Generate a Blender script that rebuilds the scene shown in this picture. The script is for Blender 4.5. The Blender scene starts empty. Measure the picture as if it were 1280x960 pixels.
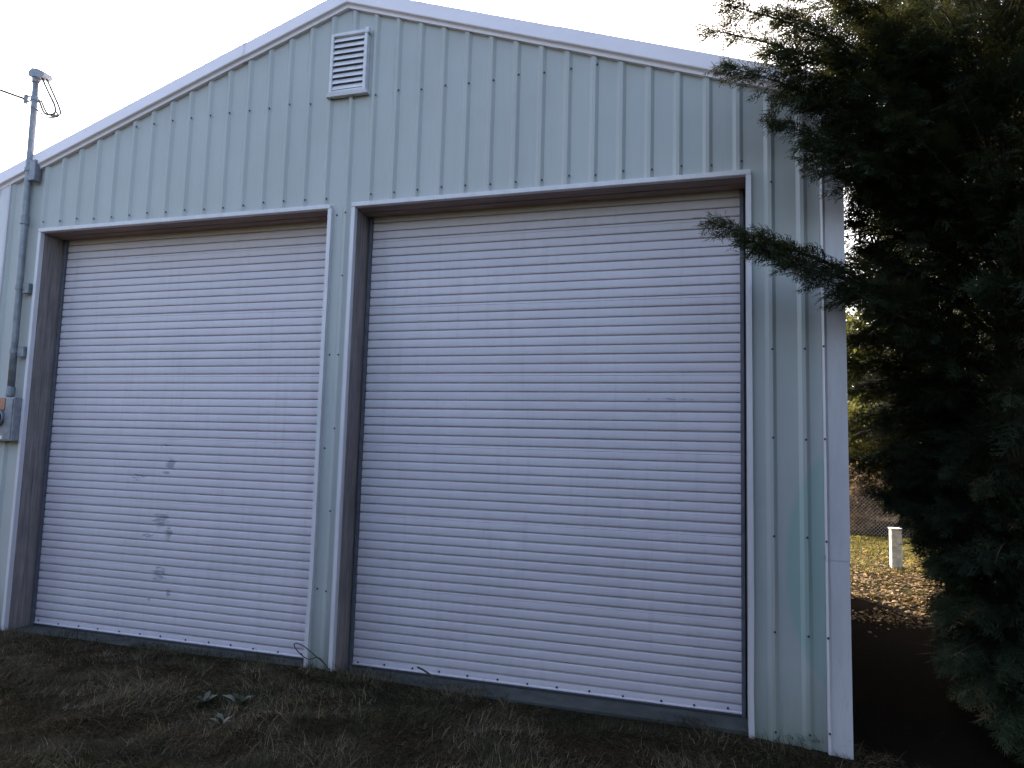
import bpy, math, random
import numpy as np
from mathutils import Matrix, Vector

random.seed(7)
rng = np.random.default_rng(11)
S = bpy.context.scene
COL = S.collection

# ------------------------------------------------------------------ camera
YAW, PITCH, ROLL = -0.2834, 0.0928, 0.0273
CAM = Vector((6.6354, -5.387, 2.0255))
cy, sy, cp, sp = math.cos(YAW), math.sin(YAW), math.cos(PITCH), math.sin(PITCH)
fwd = Vector((sy * cp, cy * cp, sp))
rgt = Vector((cy, -sy, 0))
upv = rgt.cross(fwd)
r2 = math.cos(ROLL) * rgt + math.sin(ROLL) * upv
u2 = -math.sin(ROLL) * rgt + math.cos(ROLL) * upv
cam_data = bpy.data.cameras.new('camera')
cam_data.sensor_width = 36.0
cam_data.lens = 845.72 / 1280 * 36
cam_data.clip_start = 0.05
cam_data.clip_end = 3000
cam = bpy.data.objects.new('camera', cam_data)
M3 = Matrix((r2, u2, -fwd)).transposed()
cam.matrix_world = Matrix.Translation(CAM) @ M3.to_4x4()
COL.objects.link(cam)
S.camera = cam

# ------------------------------------------------------------------ sky, sun, exposure
SUN_EL, SUN_AZ = math.radians(36), math.radians(-29)      # azimuth from +Y, clockwise
world = bpy.data.worlds.new('World')
S.world = world
world.use_nodes = True
wn = world.node_tree.nodes
wl = world.node_tree.links
wn.clear()
wo = wn.new('ShaderNodeOutputWorld')
bg = wn.new('ShaderNodeBackground')
sky = wn.new('ShaderNodeTexSky')
sky.sky_type = 'NISHITA'
sky.sun_disc = False
sky.sun_elevation = SUN_EL
sky.sun_rotation = SUN_AZ % (2 * math.pi)
sky.air_density = 1.0
sky.dust_density = 5.0
sky.ozone_density = 0.0
bg.inputs[1].default_value = 0.15
wl.new(sky.outputs[0], bg.inputs[0])
wl.new(bg.outputs[0], wo.inputs[0])
sl = bpy.data.lights.new('sun', 'SUN')
sl.energy = 3.6
sl.angle = math.radians(0.53)
sl.color = (1.0, 0.93, 0.82)
sun = bpy.data.objects.new('sun', sl)
sd = Vector((math.sin(SUN_AZ) * math.cos(SUN_EL), math.cos(SUN_AZ) * math.cos(SUN_EL), math.sin(SUN_EL)))
sun.rotation_euler = sd.to_track_quat('Z', 'Y').to_euler()
sun.location = (-5, 30, 25)
COL.objects.link(sun)
vs = S.view_settings
vs.view_transform = 'Standard'
vs.look = 'None'
vs.gamma = 1.0
vs.use_curve_mapping = False
vs.exposure = 2.1

# ------------------------------------------------------------------ material helpers
def mat(name):
    m = bpy.data.materials.new(name)
    m.use_nodes = True
    nt = m.node_tree
    b = nt.nodes['Principled BSDF']
    return m, nt, b

def N(nt, t, **kw):
    n = nt.nodes.new(t)
    for k, v in kw.items():
        setattr(n, k, v)
    return n

def pos(nt, scale=(1, 1, 1), obj=False):
    if obj:
        tc = N(nt, 'ShaderNodeTexCoord')
        src = tc.outputs['Object']
    else:
        g = N(nt, 'ShaderNodeNewGeometry')
        src = g.outputs['Position']
    mp = N(nt, 'ShaderNodeMapping')
    mp.inputs['Scale'].default_value = scale
    nt.links.new(src, mp.inputs[0])
    return mp.outputs[0]

def noise(nt, vec, scale, detail=4, rough=0.6):
    n = N(nt, 'ShaderNodeTexNoise')
    n.inputs['Scale'].default_value = scale
    n.inputs['Detail'].default_value = detail
    n.inputs['Roughness'].default_value = rough
    nt.links.new(vec, n.inputs['Vector'])
    return n.outputs['Fac']

def ramp(nt, fac, stops):
    r = N(nt, 'ShaderNodeValToRGB')
    el = r.color_ramp.elements
    while len(el) < len(stops):
        el.new(0.5)
    for e, (p, c) in zip(el, stops):
        e.position = p
        e.color = (c[0], c[1], c[2], 1) if hasattr(c, '__len__') else (c, c, c, 1)
    nt.links.new(fac, r.inputs[0])
    return r.outputs[0]

def mix(nt, fac, a, b, blend='MIX'):
    n = N(nt, 'ShaderNodeMix', data_type='RGBA', blend_type=blend)
    for i, v in ((0, fac), (6, a), (7, b)):
        if hasattr(v, 'links') or hasattr(v, 'is_linked'):
            nt.links.new(v, n.inputs[i])
        else:
            n.inputs[i].default_value = v if i == 0 else (v[0], v[1], v[2], 1)
    return n.outputs[2]

def mth(nt, op, a, b=None, c=None):
    n = N(nt, 'ShaderNodeMath', operation=op)
    for i, v in enumerate((a, b, c)):
        if v is None:
            continue
        if isinstance(v, (int, float)):
            n.inputs[i].default_value = v
        else:
            nt.links.new(v, n.inputs[i])
    return n.outputs[0]

def bump(nt, b, h, strength=0.3, dist=0.01):
    n = N(nt, 'ShaderNodeBump')
    n.inputs['Strength'].default_value = strength
    n.inputs['Distance'].default_value = dist
    nt.links.new(h, n.inputs['Height'])
    nt.links.new(n.outputs[0], b.inputs['Normal'])

def ellipse_mask(nt, cx, cz, rx, rz, soft=0.4):
    """1 inside an x-z ellipse on the wall, fading over `soft` of its radius"""
    g = N(nt, 'ShaderNodeNewGeometry')
    s = N(nt, 'ShaderNodeSeparateXYZ')
    nt.links.new(g.outputs['Position'], s.inputs[0])
    dx = mth(nt, 'DIVIDE', mth(nt, 'SUBTRACT', s.outputs[0], cx), rx)
    dz = mth(nt, 'DIVIDE', mth(nt, 'SUBTRACT', s.outputs[2], cz), rz)
    d = mth(nt, 'SQRT', mth(nt, 'ADD', mth(nt, 'MULTIPLY', dx, dx), mth(nt, 'MULTIPLY', dz, dz)))
    mr = N(nt, 'ShaderNodeMapRange')
    mr.inputs['From Min'].default_value = 1.0
    mr.inputs['From Max'].default_value = 1.0 - soft
    nt.links.new(d, mr.inputs['Value'])
    return mr.outputs[0]

MAT = {}

def build_materials():
    # faded green siding
    m, nt, b = mat('siding')
    v = pos(nt, (1, 1, 0.12))
    n1 = noise(nt, v, 9, 5)
    n2 = noise(nt, pos(nt), 1.3, 4)
    n3 = noise(nt, pos(nt, (1, 1, .05)), 40, 3)
    c = ramp(nt, n2, [(0.3, (.405, .405, .402)), (0.7, (.458, .458, .455))])
    c = mix(nt, ramp(nt, n1, [(0.45, 0), (0.8, .5)]), c, (.48, .475, .48))
    c = mix(nt, ramp(nt, n3, [(0.55, 0), (0.75, .35)]), c, (.36, .385, .375))
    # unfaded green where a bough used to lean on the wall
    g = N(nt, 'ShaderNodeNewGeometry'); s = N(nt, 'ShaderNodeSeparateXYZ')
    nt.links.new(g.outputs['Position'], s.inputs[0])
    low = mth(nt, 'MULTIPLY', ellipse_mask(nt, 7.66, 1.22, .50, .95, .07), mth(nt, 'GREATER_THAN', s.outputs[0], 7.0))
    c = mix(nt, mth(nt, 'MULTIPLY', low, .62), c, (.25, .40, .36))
    oi = N(nt, 'ShaderNodeObjectInfo')
    c = mix(nt, mth(nt, 'MULTIPLY', oi.outputs['Random'], .16), c, (.38, .43, .44))
    # darker and greener towards the ground, with a ragged upper edge
    zz = N(nt, 'ShaderNodeMapRange')
    zz.inputs['From Min'].default_value = 0.55
    zz.inputs['From Max'].default_value = 0.02
    nt.links.new(mth(nt, 'ADD', s.outputs[2], mth(nt, 'MULTIPLY', mth(nt, 'SUBTRACT', n1, .5), .5)), zz.inputs['Value'])
    c = mix(nt, mth(nt, 'MULTIPLY', zz.outputs[0], .55), c, (.16, .21, .15))
    nt.links.new(c, b.inputs['Base Color'])
    b.inputs['Roughness'].default_value = 0.48
    b.inputs['Specular IOR Level'].default_value = 0.4
    bump(nt, b, noise(nt, pos(nt, (1, 1, .35)), 3.5, 3), .25, .02)
    MAT['siding'] = m
    # white trim
    m, nt, b = mat('white_trim')
    n1 = noise(nt, pos(nt, (1, 1, .2)), 14, 5)
    c = ramp(nt, n1, [(0.3, (.585, .545, .585)), (0.62, (.67, .63, .67)), (.85, (.52, .48, .51))])
    nt.links.new(c, b.inputs['Base Color'])
    b.inputs['Roughness'].default_value = 0.42
    bump(nt, b, noise(nt, pos(nt), 6, 3), .15, .01)
    MAT['trim'] = m
    # rake metal
    m, nt, b = mat('rake_metal')
    n1 = noise(nt, pos(nt, (.5, 1, 1)), 7, 5)
    c = ramp(nt, n1, [(0.3, (.81, .725, .78)), (0.7, (.87, .785, .84))])
    nt.links.new(c, b.inputs['Base Color'])
    b.inputs['Roughness'].default_value = 0.5
    MAT['rake'] = m
    # door curtain
    m, nt, b = mat('door_paint')
    vs_ = pos(nt, (.25, 1, 2.2))
    n1 = noise(nt, vs_, 9, 6, .65)
    n2 = noise(nt, pos(nt, (.6, 1, 1)), 2.1, 4)
    n3 = noise(nt, pos(nt, (.10, 1, 3)), 26, 4)
    c = ramp(nt, n2, [(0.3, (.585, .53, .59)), (0.7, (.645, .585, .645))])
    c = mix(nt, ramp(nt, n1, [(0.55, 0), (0.85, .45)]), c, (.50, .475, .51))
    c = mix(nt, ramp(nt, n3, [(0.60, 0), (0.78, .35)]), c, (.45, .43, .46))
    g = N(nt, 'ShaderNodeNewGeometry'); s = N(nt, 'ShaderNodeSeparateXYZ')
    nt.links.new(g.outputs['Position'], s.inputs[0])
    # pinkish brown tint that strengthens towards the top of the curtain
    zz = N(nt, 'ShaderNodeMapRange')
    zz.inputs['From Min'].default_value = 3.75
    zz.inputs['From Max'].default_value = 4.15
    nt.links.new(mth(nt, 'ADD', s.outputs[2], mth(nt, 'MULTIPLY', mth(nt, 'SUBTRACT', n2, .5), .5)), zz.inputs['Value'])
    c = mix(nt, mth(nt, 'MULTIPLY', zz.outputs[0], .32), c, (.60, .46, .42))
    oi = N(nt, 'ShaderNodeObjectInfo')
    c = mix(nt, mth(nt, 'MULTIPLY', oi.outputs['Random'], .22), c, (.52, .47, .51))
    # faint runs of dirt down the curtain
    n4 = noise(nt, pos(nt, (1, 1, .07)), 16, 5, .65)
    c = mix(nt, ramp(nt, n4, [(0.52, 0), (0.74, .30)]), c, (.43, .39, .42))
    # scuffs
    fine = noise(nt, pos(nt, (.5, 1, 2.2)), 22, 6, .75)
    tot = None
    for cx, cz, rx, rz, st in ((1.33, 1.93, .10, .05, .5), (1.42, 1.76, .10, .09, .9), (1.38, 1.67, .07, .022, 1.0), (1.02, 1.62, .16, .06, .55),
                               (1.35, 1.20, .16, .13, .7), (1.46, 1.07, .07, .11, .8), (1.20, 1.04, .18, .05, .6), (1.38, .68, .14, .13, .65), (1.50, .50, .06, .07, .7), (1.27, .41, .035, .03, .9),
                               (6.3, 2.45, .5, .02, .35), (4.9, 1.30, .45, .02, .35)):
        e = mth(nt, 'MULTIPLY', ellipse_mask(nt, cx, cz, rx, rz, .8), st)
        tot = e if tot is None else mth(nt, 'MAXIMUM', tot, e)
    scuff = mth(nt, 'MULTIPLY', ramp(nt, mth(nt, 'ADD', mth(nt, 'MULTIPLY', tot, .30), fine), [(0.63, 0), (0.68, 1)]), mth(nt, 'MINIMUM', mth(nt, 'MULTIPLY', tot, 3), 1.0))
    c = mix(nt, mth(nt, 'MULTIPLY', scuff, .75), c, (.22, .22, .27))
    nt.links.new(c, b.inputs['Base Color'])
    b.inputs['Roughness'].default_value = 0.5
    b.inputs['Specular IOR Level'].default_value = 0.35
    bump(nt, b, noise(nt, pos(nt, (.5, 1, 1.2)), 3.2, 4), .35, .03)
    MAT['door'] = m
    # weathered wood
    for nm, c0, c1, sc in (('jamb_wood', (.15, .125, .13), (.35, .295, .285), (1, 1, .06)), ('header_wood', (.18, .12, .105), (.40, .285, .25), (.06, 1, 1))):
        m, nt, b = mat(nm)
        n1 = noise(nt, pos(nt, sc), 38, 6, .7)
        n2 = noise(nt, pos(nt), 2.2, 3)
        c = ramp(nt, n1, [(0.3, c0), (0.7, c1)])
        c = mix(nt, ramp(nt, n2, [(0.4, 0), (0.7, .4)]), c, (c0[0] * .7, c0[1] * .75, c0[2] * .7))
        nt.links.new(c, b.inputs['Base Color'])
        b.inputs['Roughness'].default_value = 0.85
        bump(nt, b, n1, .5, .006)
        MAT[nm] = m
    # simple ones
    def plain(nm, col, rough=.6, metal=0., var=.25, sc=12):
        m, nt, b = mat(nm)
        n1 = noise(nt, pos(nt), sc, 4)
        c = ramp(nt, n1, [(0.3, tuple(x * (1 - var) for x in col)), (0.7, tuple(min(1, x * (1 + var)) for x in col))])
        nt.links.new(c, b.inputs['Base Color'])
        b.inputs['Roughness'].default_value = rough
        b.inputs['Metallic'].default_value = metal
        MAT[nm] = m
        return m, nt, b
    plain('rubber', (.035, .035, .045), .7)
    plain('guide_steel', (.10, .10, .13), .6)
    plain('screw', (.05, .05, .055), .5, .3)
    plain('galvanised', (.22, .23, .26), .5, .35)
    plain('box_grey', (.25, .25, .28), .55)
    plain('box_lid', (.42, .19, .12), .6)
    plain('meter_glass', (.06, .06, .07), .15)
    plain('label_white', (.75, .75, .75), .5, 0, .05)
    plain('cable', (.10, .10, .11), .6)
    plain('vent_white', (.66, .64, .68), .5, 0, .1)
    plain('vent_dark', (.22, .21, .25), .8)
    plain('roof_metal', (.62, .60, .62), .45, 0, .1)
    plain('interior', (.12, .11, .10), .9)
    plain('twig', (.045, .035, .03), .8)
    plain('post_white', (.62, .58, .50), .8, 0, .3)
    plain('fence_wire', (.30, .26, .22), .5, .4)
    m, nt, b = plain('concrete', (.052, .055, .052), .9, 0, .35, 7)
    bump(nt, b, noise(nt, pos(nt), 60, 4), .4, .004)
    # bark
    m, nt, b = mat('bark')
    n1 = noise(nt, pos(nt, (1, 1, .15)), 22, 5, .7)
    nt.links.new(ramp(nt, n1, [(0.3, (.045, .03, .022)), (0.7, (.15, .095, .065))]), b.inputs['Base Color'])
    b.inputs['Roughness'].default_value = .9
    bump(nt, b, n1, .8, .02)
    MAT['bark'] = m
    # soil / thatch ground
    m, nt, b = mat('ground_soil')
    n1 = noise(nt, pos(nt), 18, 6, .75)
    n2 = noise(nt, pos(nt), 1.1, 4)
    c = ramp(nt, n1, [(0.3, (.012, .012, .009)), (0.55, (.030, .030, .018)), (.8, (.065, .055, .035))])
    c2 = ramp(nt, n1, [(0.3, (.015, .010, .007)), (0.55, (.040, .027, .018)), (.8, (.085, .058, .036))])
    c = mix(nt, ramp(nt, n2, [(0.4, 0), (0.6, 1)]), c, c2)
    # needle humus under the cypresses, near-black to paint in the deep shade there
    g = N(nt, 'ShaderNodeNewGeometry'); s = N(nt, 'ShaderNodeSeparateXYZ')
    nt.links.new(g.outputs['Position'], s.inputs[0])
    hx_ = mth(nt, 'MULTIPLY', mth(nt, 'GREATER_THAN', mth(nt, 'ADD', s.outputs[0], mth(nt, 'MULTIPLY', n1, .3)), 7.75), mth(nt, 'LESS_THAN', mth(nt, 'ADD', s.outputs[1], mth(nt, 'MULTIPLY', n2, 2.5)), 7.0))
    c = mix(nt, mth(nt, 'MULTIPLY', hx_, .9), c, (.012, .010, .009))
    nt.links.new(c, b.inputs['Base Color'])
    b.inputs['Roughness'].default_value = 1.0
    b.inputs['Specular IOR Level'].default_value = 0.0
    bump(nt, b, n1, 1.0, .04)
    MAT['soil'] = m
    # leafy materials driven by a per-face random tint
    def leafy(nm, stops, trans, rough=.65, spec=.12):
        m, nt, b = mat(nm)
        a = N(nt, 'ShaderNodeAttribute', attribute_name='tint')
        c = ramp(nt, a.outputs['Fac'], stops)
        nt.links.new(c, b.inputs['Base Color'])
        b.inputs['Roughness'].default_value = rough
        b.inputs['Specular IOR Level'].default_value = spec
        if trans > 0:
            t = N(nt, 'ShaderNodeBsdfTranslucent')
            tcol = mix(nt, .5, c, (.15, .14, .03))
            nt.links.new(tcol, t.inputs['Color'])
            mx = N(nt, 'ShaderNodeMixShader')
            mx.inputs[0].default_value = trans
            out = nt.nodes['Material Output']
            nt.links.new(b.outputs[0], mx.inputs[1])
            nt.links.new(t.outputs[0], mx.inputs[2])
            nt.links.new(mx.outputs[0], out.inputs[0])
        MAT[nm] = m
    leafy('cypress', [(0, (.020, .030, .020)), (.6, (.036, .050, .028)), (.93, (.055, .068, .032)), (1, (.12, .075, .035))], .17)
    leafy('grass', [(0, (.024, .023, .013)), (.4, (.043, .039, .022)), (.65, (.085, .068, .043)), (.9, (.17, .130, .080)), (1, (.26, .21, .14))], .12, .7)
    leafy('litter', [(0, (.045, .026, .012)), (.5, (.12, .068, .026)), (.85, (.22, .13, .045)), (1, (.34, .23, .10))], .15, .7)
    leafy('needles', [(0, (.012, .009, .007)), (.5, (.024, .017, .013)), (1, (.06, .040, .026))], 0, .9, .0)
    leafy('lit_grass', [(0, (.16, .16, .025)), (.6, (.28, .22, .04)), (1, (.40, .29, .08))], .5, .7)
    leafy('shrub', [(0, (.07, .08, .02)), (.6, (.12, .115, .03)), (1, (.20, .15, .05))], .35)
    leafy('added_shrub_green', [(0, (.03, .045, .02)), (.6, (.05, .07, .03)), (1, (.09, .10, .045))], .15)
    leafy('hedge', [(0, (.16, .085, .045)), (.6, (.25, .14, .085)), (1, (.34, .21, .12))], .55)
    leafy('weed_leaf', [(0, (.03, .036, .022)), (.6, (.065, .072, .05)), (1, (.17, .175, .145))], .15, .5)

build_materials()

# ------------------------------------------------------------------ object helpers
WORLDLOC = {}

def thing(name, loc, label, cat, group=None):
    o = bpy.data.objects.new(name, None)
    o.empty_display_size = .2
    COL.objects.link(o)
    o.location = loc
    WORLDLOC[o.name] = Vector(loc)
    o['label'] = label
    o['category'] = cat
    if group:
        o['group'] = group
    return o

def tag(o, label, cat, group=None):
    o['label'] = label
    o['category'] = cat
    if group:
        o['group'] = group
    return o

def raw_mesh(name, V, F, m, smooth=False):
    me = bpy.data.meshes.new(name)
    me.from_pydata([tuple(v) for v in V], [], [tuple(f) for f in F])
    if m:
        me.materials.append(MAT[m])
    if smooth:
        me.polygons.foreach_set('use_smooth', [True] * len(me.polygons))
    me.update()
    return me

def place(name, me, origin, parent=None):
    o = bpy.data.objects.new(name, me)
    COL.objects.link(o)
    origin = Vector(origin)
    WORLDLOC[o.name] = origin
    if parent is not None:
        o.parent = parent
        o.location = origin - WORLDLOC[parent.name]
    else:
        o.location = origin
    return o

def mesh(name, V, F, m, parent=None, smooth=False, origin=None, kind=None):
    """V in world coordinates; the object's origin goes to the base of the mesh"""
    A = np.array(V, float)
    if origin is None:
        lo, hi = A.min(0), A.max(0)
        origin = ((lo[0] + hi[0]) / 2, (lo[1] + hi[1]) / 2, lo[2])
    me = raw_mesh(name, A - np.array(origin), F, m, smooth)
    o = place(name, me, origin, parent)
    if kind:
        o['kind'] = kind
    return o

class MB:
    def __init__(self):
        self.V, self.F = [], []
    def add(self, V, F):
        k = len(self.V)
        self.V += [tuple(v) for v in V]
        self.F += [tuple(i + k for i in f) for f in F]
    def box(self, x0, x1, y0, y1, z0, z1, bev=0.0):
        if bev <= 0:
            V = [(x, y, z) for x in (x0, x1) for y in (y0, y1) for z in (z0, z1)]
            self.add(V, [(0, 1, 3, 2), (4, 6, 7, 5), (0, 4, 5, 1), (2, 3, 7, 6), (0, 2, 6, 4), (1, 5, 7, 3)])
            return self
        lo, hi = (x0, y0, z0), (x1, y1, z1)
        V, idx = [], {}
        for sx in (0, 1):
            for sy_ in (0, 1):
                for sz in (0, 1):
                    s = (sx, sy_, sz)
                    for a in range(3):
                        p = [0, 0, 0]
                        for k in range(3):
                            base = hi[k] if s[k] else lo[k]
                            if k != a:
                                base += -bev if s[k] else bev
                            p[k] = base
                        idx[(s, a)] = len(V)
                        V.append(tuple(p))
        F = []
        for a in range(3):
            b_, c_ = (a + 1) % 3, (a + 2) % 3
            for sv in (0, 1):
                q = []
                for (i, j) in ((0, 0), (1, 0), (1, 1), (0, 1)):
                    s = [0, 0, 0]; s[a] = sv; s[b_] = i; s[c_] = j
                    q.append(idx[(tuple(s), a)])
                F.append(q if sv else q[::-1])
        for a in range(3):
            b_, c_ = (a + 1) % 3, (a + 2) % 3
            for i in (0, 1):
                for j in (0, 1):
                    s0 = [0, 0, 0]; s0[b_] = i; s0[c_] = j; s1 = list(s0); s1[a] = 1
                    s0, s1 = tuple(s0), tuple(s1)
                    F.append([idx[(s0, b_)], idx[(s1, b_)], idx[(s1, c_)], idx[(s0, c_)]])
        for s in [(i, j, k) for i in (0, 1) for j in (0, 1) for k in (0, 1)]:
            F.append([idx[(s, 0)], idx[(s, 1)], idx[(s, 2)]])
        self.add(V, F)
        return self
    def tube(self, pts, rad, n=10, caps=True):
        pts = [Vector([float(c) for c in p]) for p in pts]
        rad = rad if isinstance(rad, (int, float)) else [float(q) for q in rad]
        if isinstance(rad, (int, float)):
            rad = [rad] * len(pts)
        rings = []
        ref = Vector((0, 0, 1))
        for i, p in enumerate(pts):
            d = (pts[min(i + 1, len(pts) - 1)] - pts[max(i - 1, 0)]).normalized()
            if abs(d.dot(ref)) > .95:
                a = d.cross(Vector((1, 0, 0))).normalized()
            else:
                a = d.cross(ref).normalized()
            b_ = d.cross(a)
            rings.append([p + rad[i] * (math.cos(2 * math.pi * k / n) * a + math.sin(2 * math.pi * k / n) * b_) for k in range(n)])
        V = [v for r in rings for v in r]
        F = [(i * n + k, i * n + (k + 1) % n, (i + 1) * n + (k + 1) % n, (i + 1) * n + k) for i in range(len(pts) - 1) for k in range(n)]
        if caps:
            F += [tuple(range(n))[::-1], tuple((len(pts) - 1) * n + k for k in range(n))]
        self.add(V, F)
        return self
    def extrude(self, prof, a, b, axis='x'):
        """open profile [(u,v)] swept between a and b: axis x -> (y,z) profile"""
        n = len(prof)
        V = [(a, u, v) for u, v in prof] + [(b, u, v) for u, v in prof] if axis == 'x' else [(u, v, a) for u, v in prof] + [(u, v, b) for u, v in prof]
        self.add(V, [(i, i + 1, n + i + 1, n + i) for i in range(n - 1)])
        return self
    def obj(self, name, m, parent=None, smooth=False, kind=None, origin=None):
        return mesh(name, self.V, self.F, m, parent, smooth, origin, kind)

# ------------------------------------------------------------------ dimensions (metres)
RIB = 0.2286
XL, XR = -0.845, 7.594          # outer corners of the front wall
XP = 3.358                      # ridge
ZP, SLOPE = 6.131, 0.3418       # wall top at the ridge, roof slope
DEPTH = 7.6
ZT = 4.2134                     # top of the door trims
DOORS = ((-0.2396, 3.2865), (3.5015, 6.9536))
DY = 0.272                      # curtain recess
def rake(x):
    return ZP - SLOPE * abs(x - XP)

# ------------------------------------------------------------------ ground
def vnoise(x, y, seed=0):
    """smooth value noise on numpy arrays"""
    xi, yi = np.floor(x).astype(np.int64), np.floor(y).astype(np.int64)
    xf, yf = x - xi, y - yi
    def h(a, b):
        n = (a * 374761393 + b * 668265263 + seed * 974711) & 0xFFFFFFFF
        n = ((n ^ (n >> 13)) * 1274126177) & 0xFFFFFFFF
        return ((n ^ (n >> 16)) & 0xFFFF) / 65535.0
    u, v = xf * xf * (3 - 2 * xf), yf * yf * (3 - 2 * yf)
    return (h(xi, yi) * (1 - u) + h(xi + 1, yi) * u) * (1 - v) + (h(xi, yi + 1) * (1 - u) + h(xi + 1, yi + 1) * u) * v

def ground_z(x, y, grassy=False):
    x = np.asarray(x, float); y = np.asarray(y, float)
    base = np.interp(x, [-3, -.2, 1.2, 2.4, 3.4, 3.9, 5.0, 6.9, 7.6, 9, 14], [.05, .05, .055, .075, .09, .065, .018, .002, -.07, -.06, 0])
    front = 1 / (1 + np.exp(np.clip((y - .4) * 3, -30, 30)))
    z = base * front
    z = z + np.clip(-y - .1, 0, 3) * .035
    amp = np.clip(-y * 2.5, 0.12, 1) * (np.abs(y) < 6) + .3 * (np.abs(y) >= 6)
    z = z + amp * (.085 * (vnoise(x * 2.3 + 5, y * 2.3 + 9, 1) - .5) + .05 * (vnoise(x * 6.1, y * 6.1, 2) - .5))
    # keep below the slab under the building
    z = np.where((y > -.03) & (y < .3) & (x > XL) & (x < XR), .026, z) if grassy else z
    inside = False if grassy else (x > XL + .03) & (x < XR - .03) & (y > .06) & (y < DEPTH)
    return np.where(inside, -.06, z)

def axis_pts(lo, a, b, hi, step, far):
    mid = np.arange(a, b + 1e-6, step)
    l = a - np.geomspace(step, a - lo, far)[::-1]
    r = b + np.geomspace(step, hi - b, far)
    return np.concatenate([l, mid, r])
gx = axis_pts(-900, -3, 14, 900, .11, 26)
gy = axis_pts(-900, -3.2, 16, 1500, .11, 26)
GX, GY = np.meshgrid(gx, gy)
GZ = ground_z(GX, GY)
far = (np.abs(GX - 5) > 30) | (np.abs(GY) > 40)
GZ = np.where(far, 0, GZ)
nx, ny = len(gx), len(gy)
gv = np.stack([GX.ravel(), GY.ravel(), GZ.ravel()], 1)
ii = (np.arange(ny - 1)[:, None] * nx + np.arange(nx - 1)[None]).ravel()
gf = np.stack([ii, ii + 1, ii + nx + 1, ii + nx], 1)

def np_mesh(name, V, F, m, tint=None, parent=None, origin=(0, 0, 0), kind=None, smooth=False):
    """fast mesh from numpy arrays; all faces with the same corner count"""
    me = bpy.data.meshes.new(name)
    nv, nf, k = len(V), len(F), F.shape[1]
    me.vertices.add(nv)
    me.vertices.foreach_set('co', (np.asarray(V) - np.array(origin)).astype(np.float32).ravel())
    me.loops.add(nf * k)
    me.loops.foreach_set('vertex_index', F.astype(np.int32).ravel())
    me.polygons.add(nf)
    me.polygons.foreach_set('loop_start', np.arange(0, nf * k, k, dtype=np.int32))
    if smooth:
        me.polygons.foreach_set('use_smooth', np.ones(nf, bool))
    if tint is not None:
        at = me.attributes.new('tint', 'FLOAT', 'FACE')
        at.data.foreach_set('value', tint.astype(np.float32))
    me.materials.append(MAT[m])
    me.update(calc_edges=True)
    me.validate()
    o = place(name, me, origin, parent)
    if kind:
        o['kind'] = kind
    return o

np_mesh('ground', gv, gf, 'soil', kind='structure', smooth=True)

# concrete slab whose front edge shows under the doors
sb = MB()
sb.box(XL + .01, XR - .01, .010, DEPTH - .02, -.25, .028, .008)
sb.obj('concrete_slab', 'concrete', kind='structure')

# ------------------------------------------------------------------ the building
bld = thing('metal_building', (XP, 0, 0), 'pale green ribbed metal garage building with two white roll-up doors', 'building')

RH, RB, RT = .023, .080, .026     # rib height, base, top
def door_at(x):
    return any(a < x < b for a, b in DOORS)

def front_panel(x0, x1):
    xs = {x0, x1}
    k0, k1 = math.floor(x0 / RIB) - 1, math.ceil(x1 / RIB) + 1
    for k in range(k0, k1 + 1):
        for d in (-RB / 2, -RT / 2, RT / 2, RB / 2):
            xs.add(round(k * RIB + d, 5))
    for a, b in DOORS:
        xs.add(a + .02); xs.add(b - .02)
    xs.add(XP)
    xs = sorted(x for x in xs if x0 - 1e-6 <= x <= x1 + 1e-6)
    def yy(x):
        d = abs(x - round(x / RIB) * RIB)
        if d <= RT / 2: return -RH
        if d >= RB / 2: return 0
        return -RH * (RB / 2 - d) / (RB / 2 - RT / 2)
    V, F = [], []
    for a, b in zip(xs[:-1], xs[1:]):
        if b - a < 1e-4:
            continue
        inside = any(d0 + .02 - 1e-4 <= a and b <= d1 - .02 + 1e-4 for d0, d1 in DOORS)
        zb = ZT - .02 if inside else -.12
        k = len(V)
        V += [(a, yy(a), zb), (b, yy(b), zb), (b, yy(b), rake(b) + .02), (a, yy(a), rake(a) + .02)]
        F.append((k, k + 1, k + 2, k + 3))
    mesh('wall_panel', V, F, 'siding', bld)

edges = [XL + .003] + [RIB * (4 * k + .0) + .0396 for k in range(-0, 9)] + [XR - .003]
edges = [edges[0]] + [e for e in edges[1:-1] if edges[0] + .3 < e < edges[-1] - .3] + [edges[-1]]
for a, b in zip(edges[:-1], edges[1:]):
    front_panel(a, b)

# side, back walls and roof
def ribbed_wall(name, p0, p1, z0, ztop, out, m='siding'):
    L = (Vector(p1) - Vector(p0)).length
    d = (Vector(p1) - Vector(p0)) / L
    V, F = [], []
    t = 0
    ts = []
    while t < L:
        for q, h in ((t, 0), (t + RIB - RB, 0), (t + RIB - RB + .026, RH), (t + RIB - .026, RH)):
            if q < L:
                ts.append((q, h))
        t += RIB
    ts.append((L, 0))
    for t, h in ts:
        p = Vector(p0) + d * t + Vector(out) * h
        V += [(p.x, p.y, z0), (p.x, p.y, ztop(p.x))]
    F = [(2 * i, 2 * i + 2, 2 * i + 3, 2 * i + 1) for i in range(len(ts) - 1)]
    return mesh(name, V, F, m, bld)
ribbed_wall('side_wall', (XR - .003, .03, 0), (XR - .003, DEPTH - .03, 0), -.12, lambda x: rake(XR) + .02, (1, 0, 0))
ribbed_wall('side_wall', (XL + .003, DEPTH - .03, 0), (XL + .003, .03, 0), -.12, lambda x: rake(XL) + .02, (-1, 0, 0))
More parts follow.
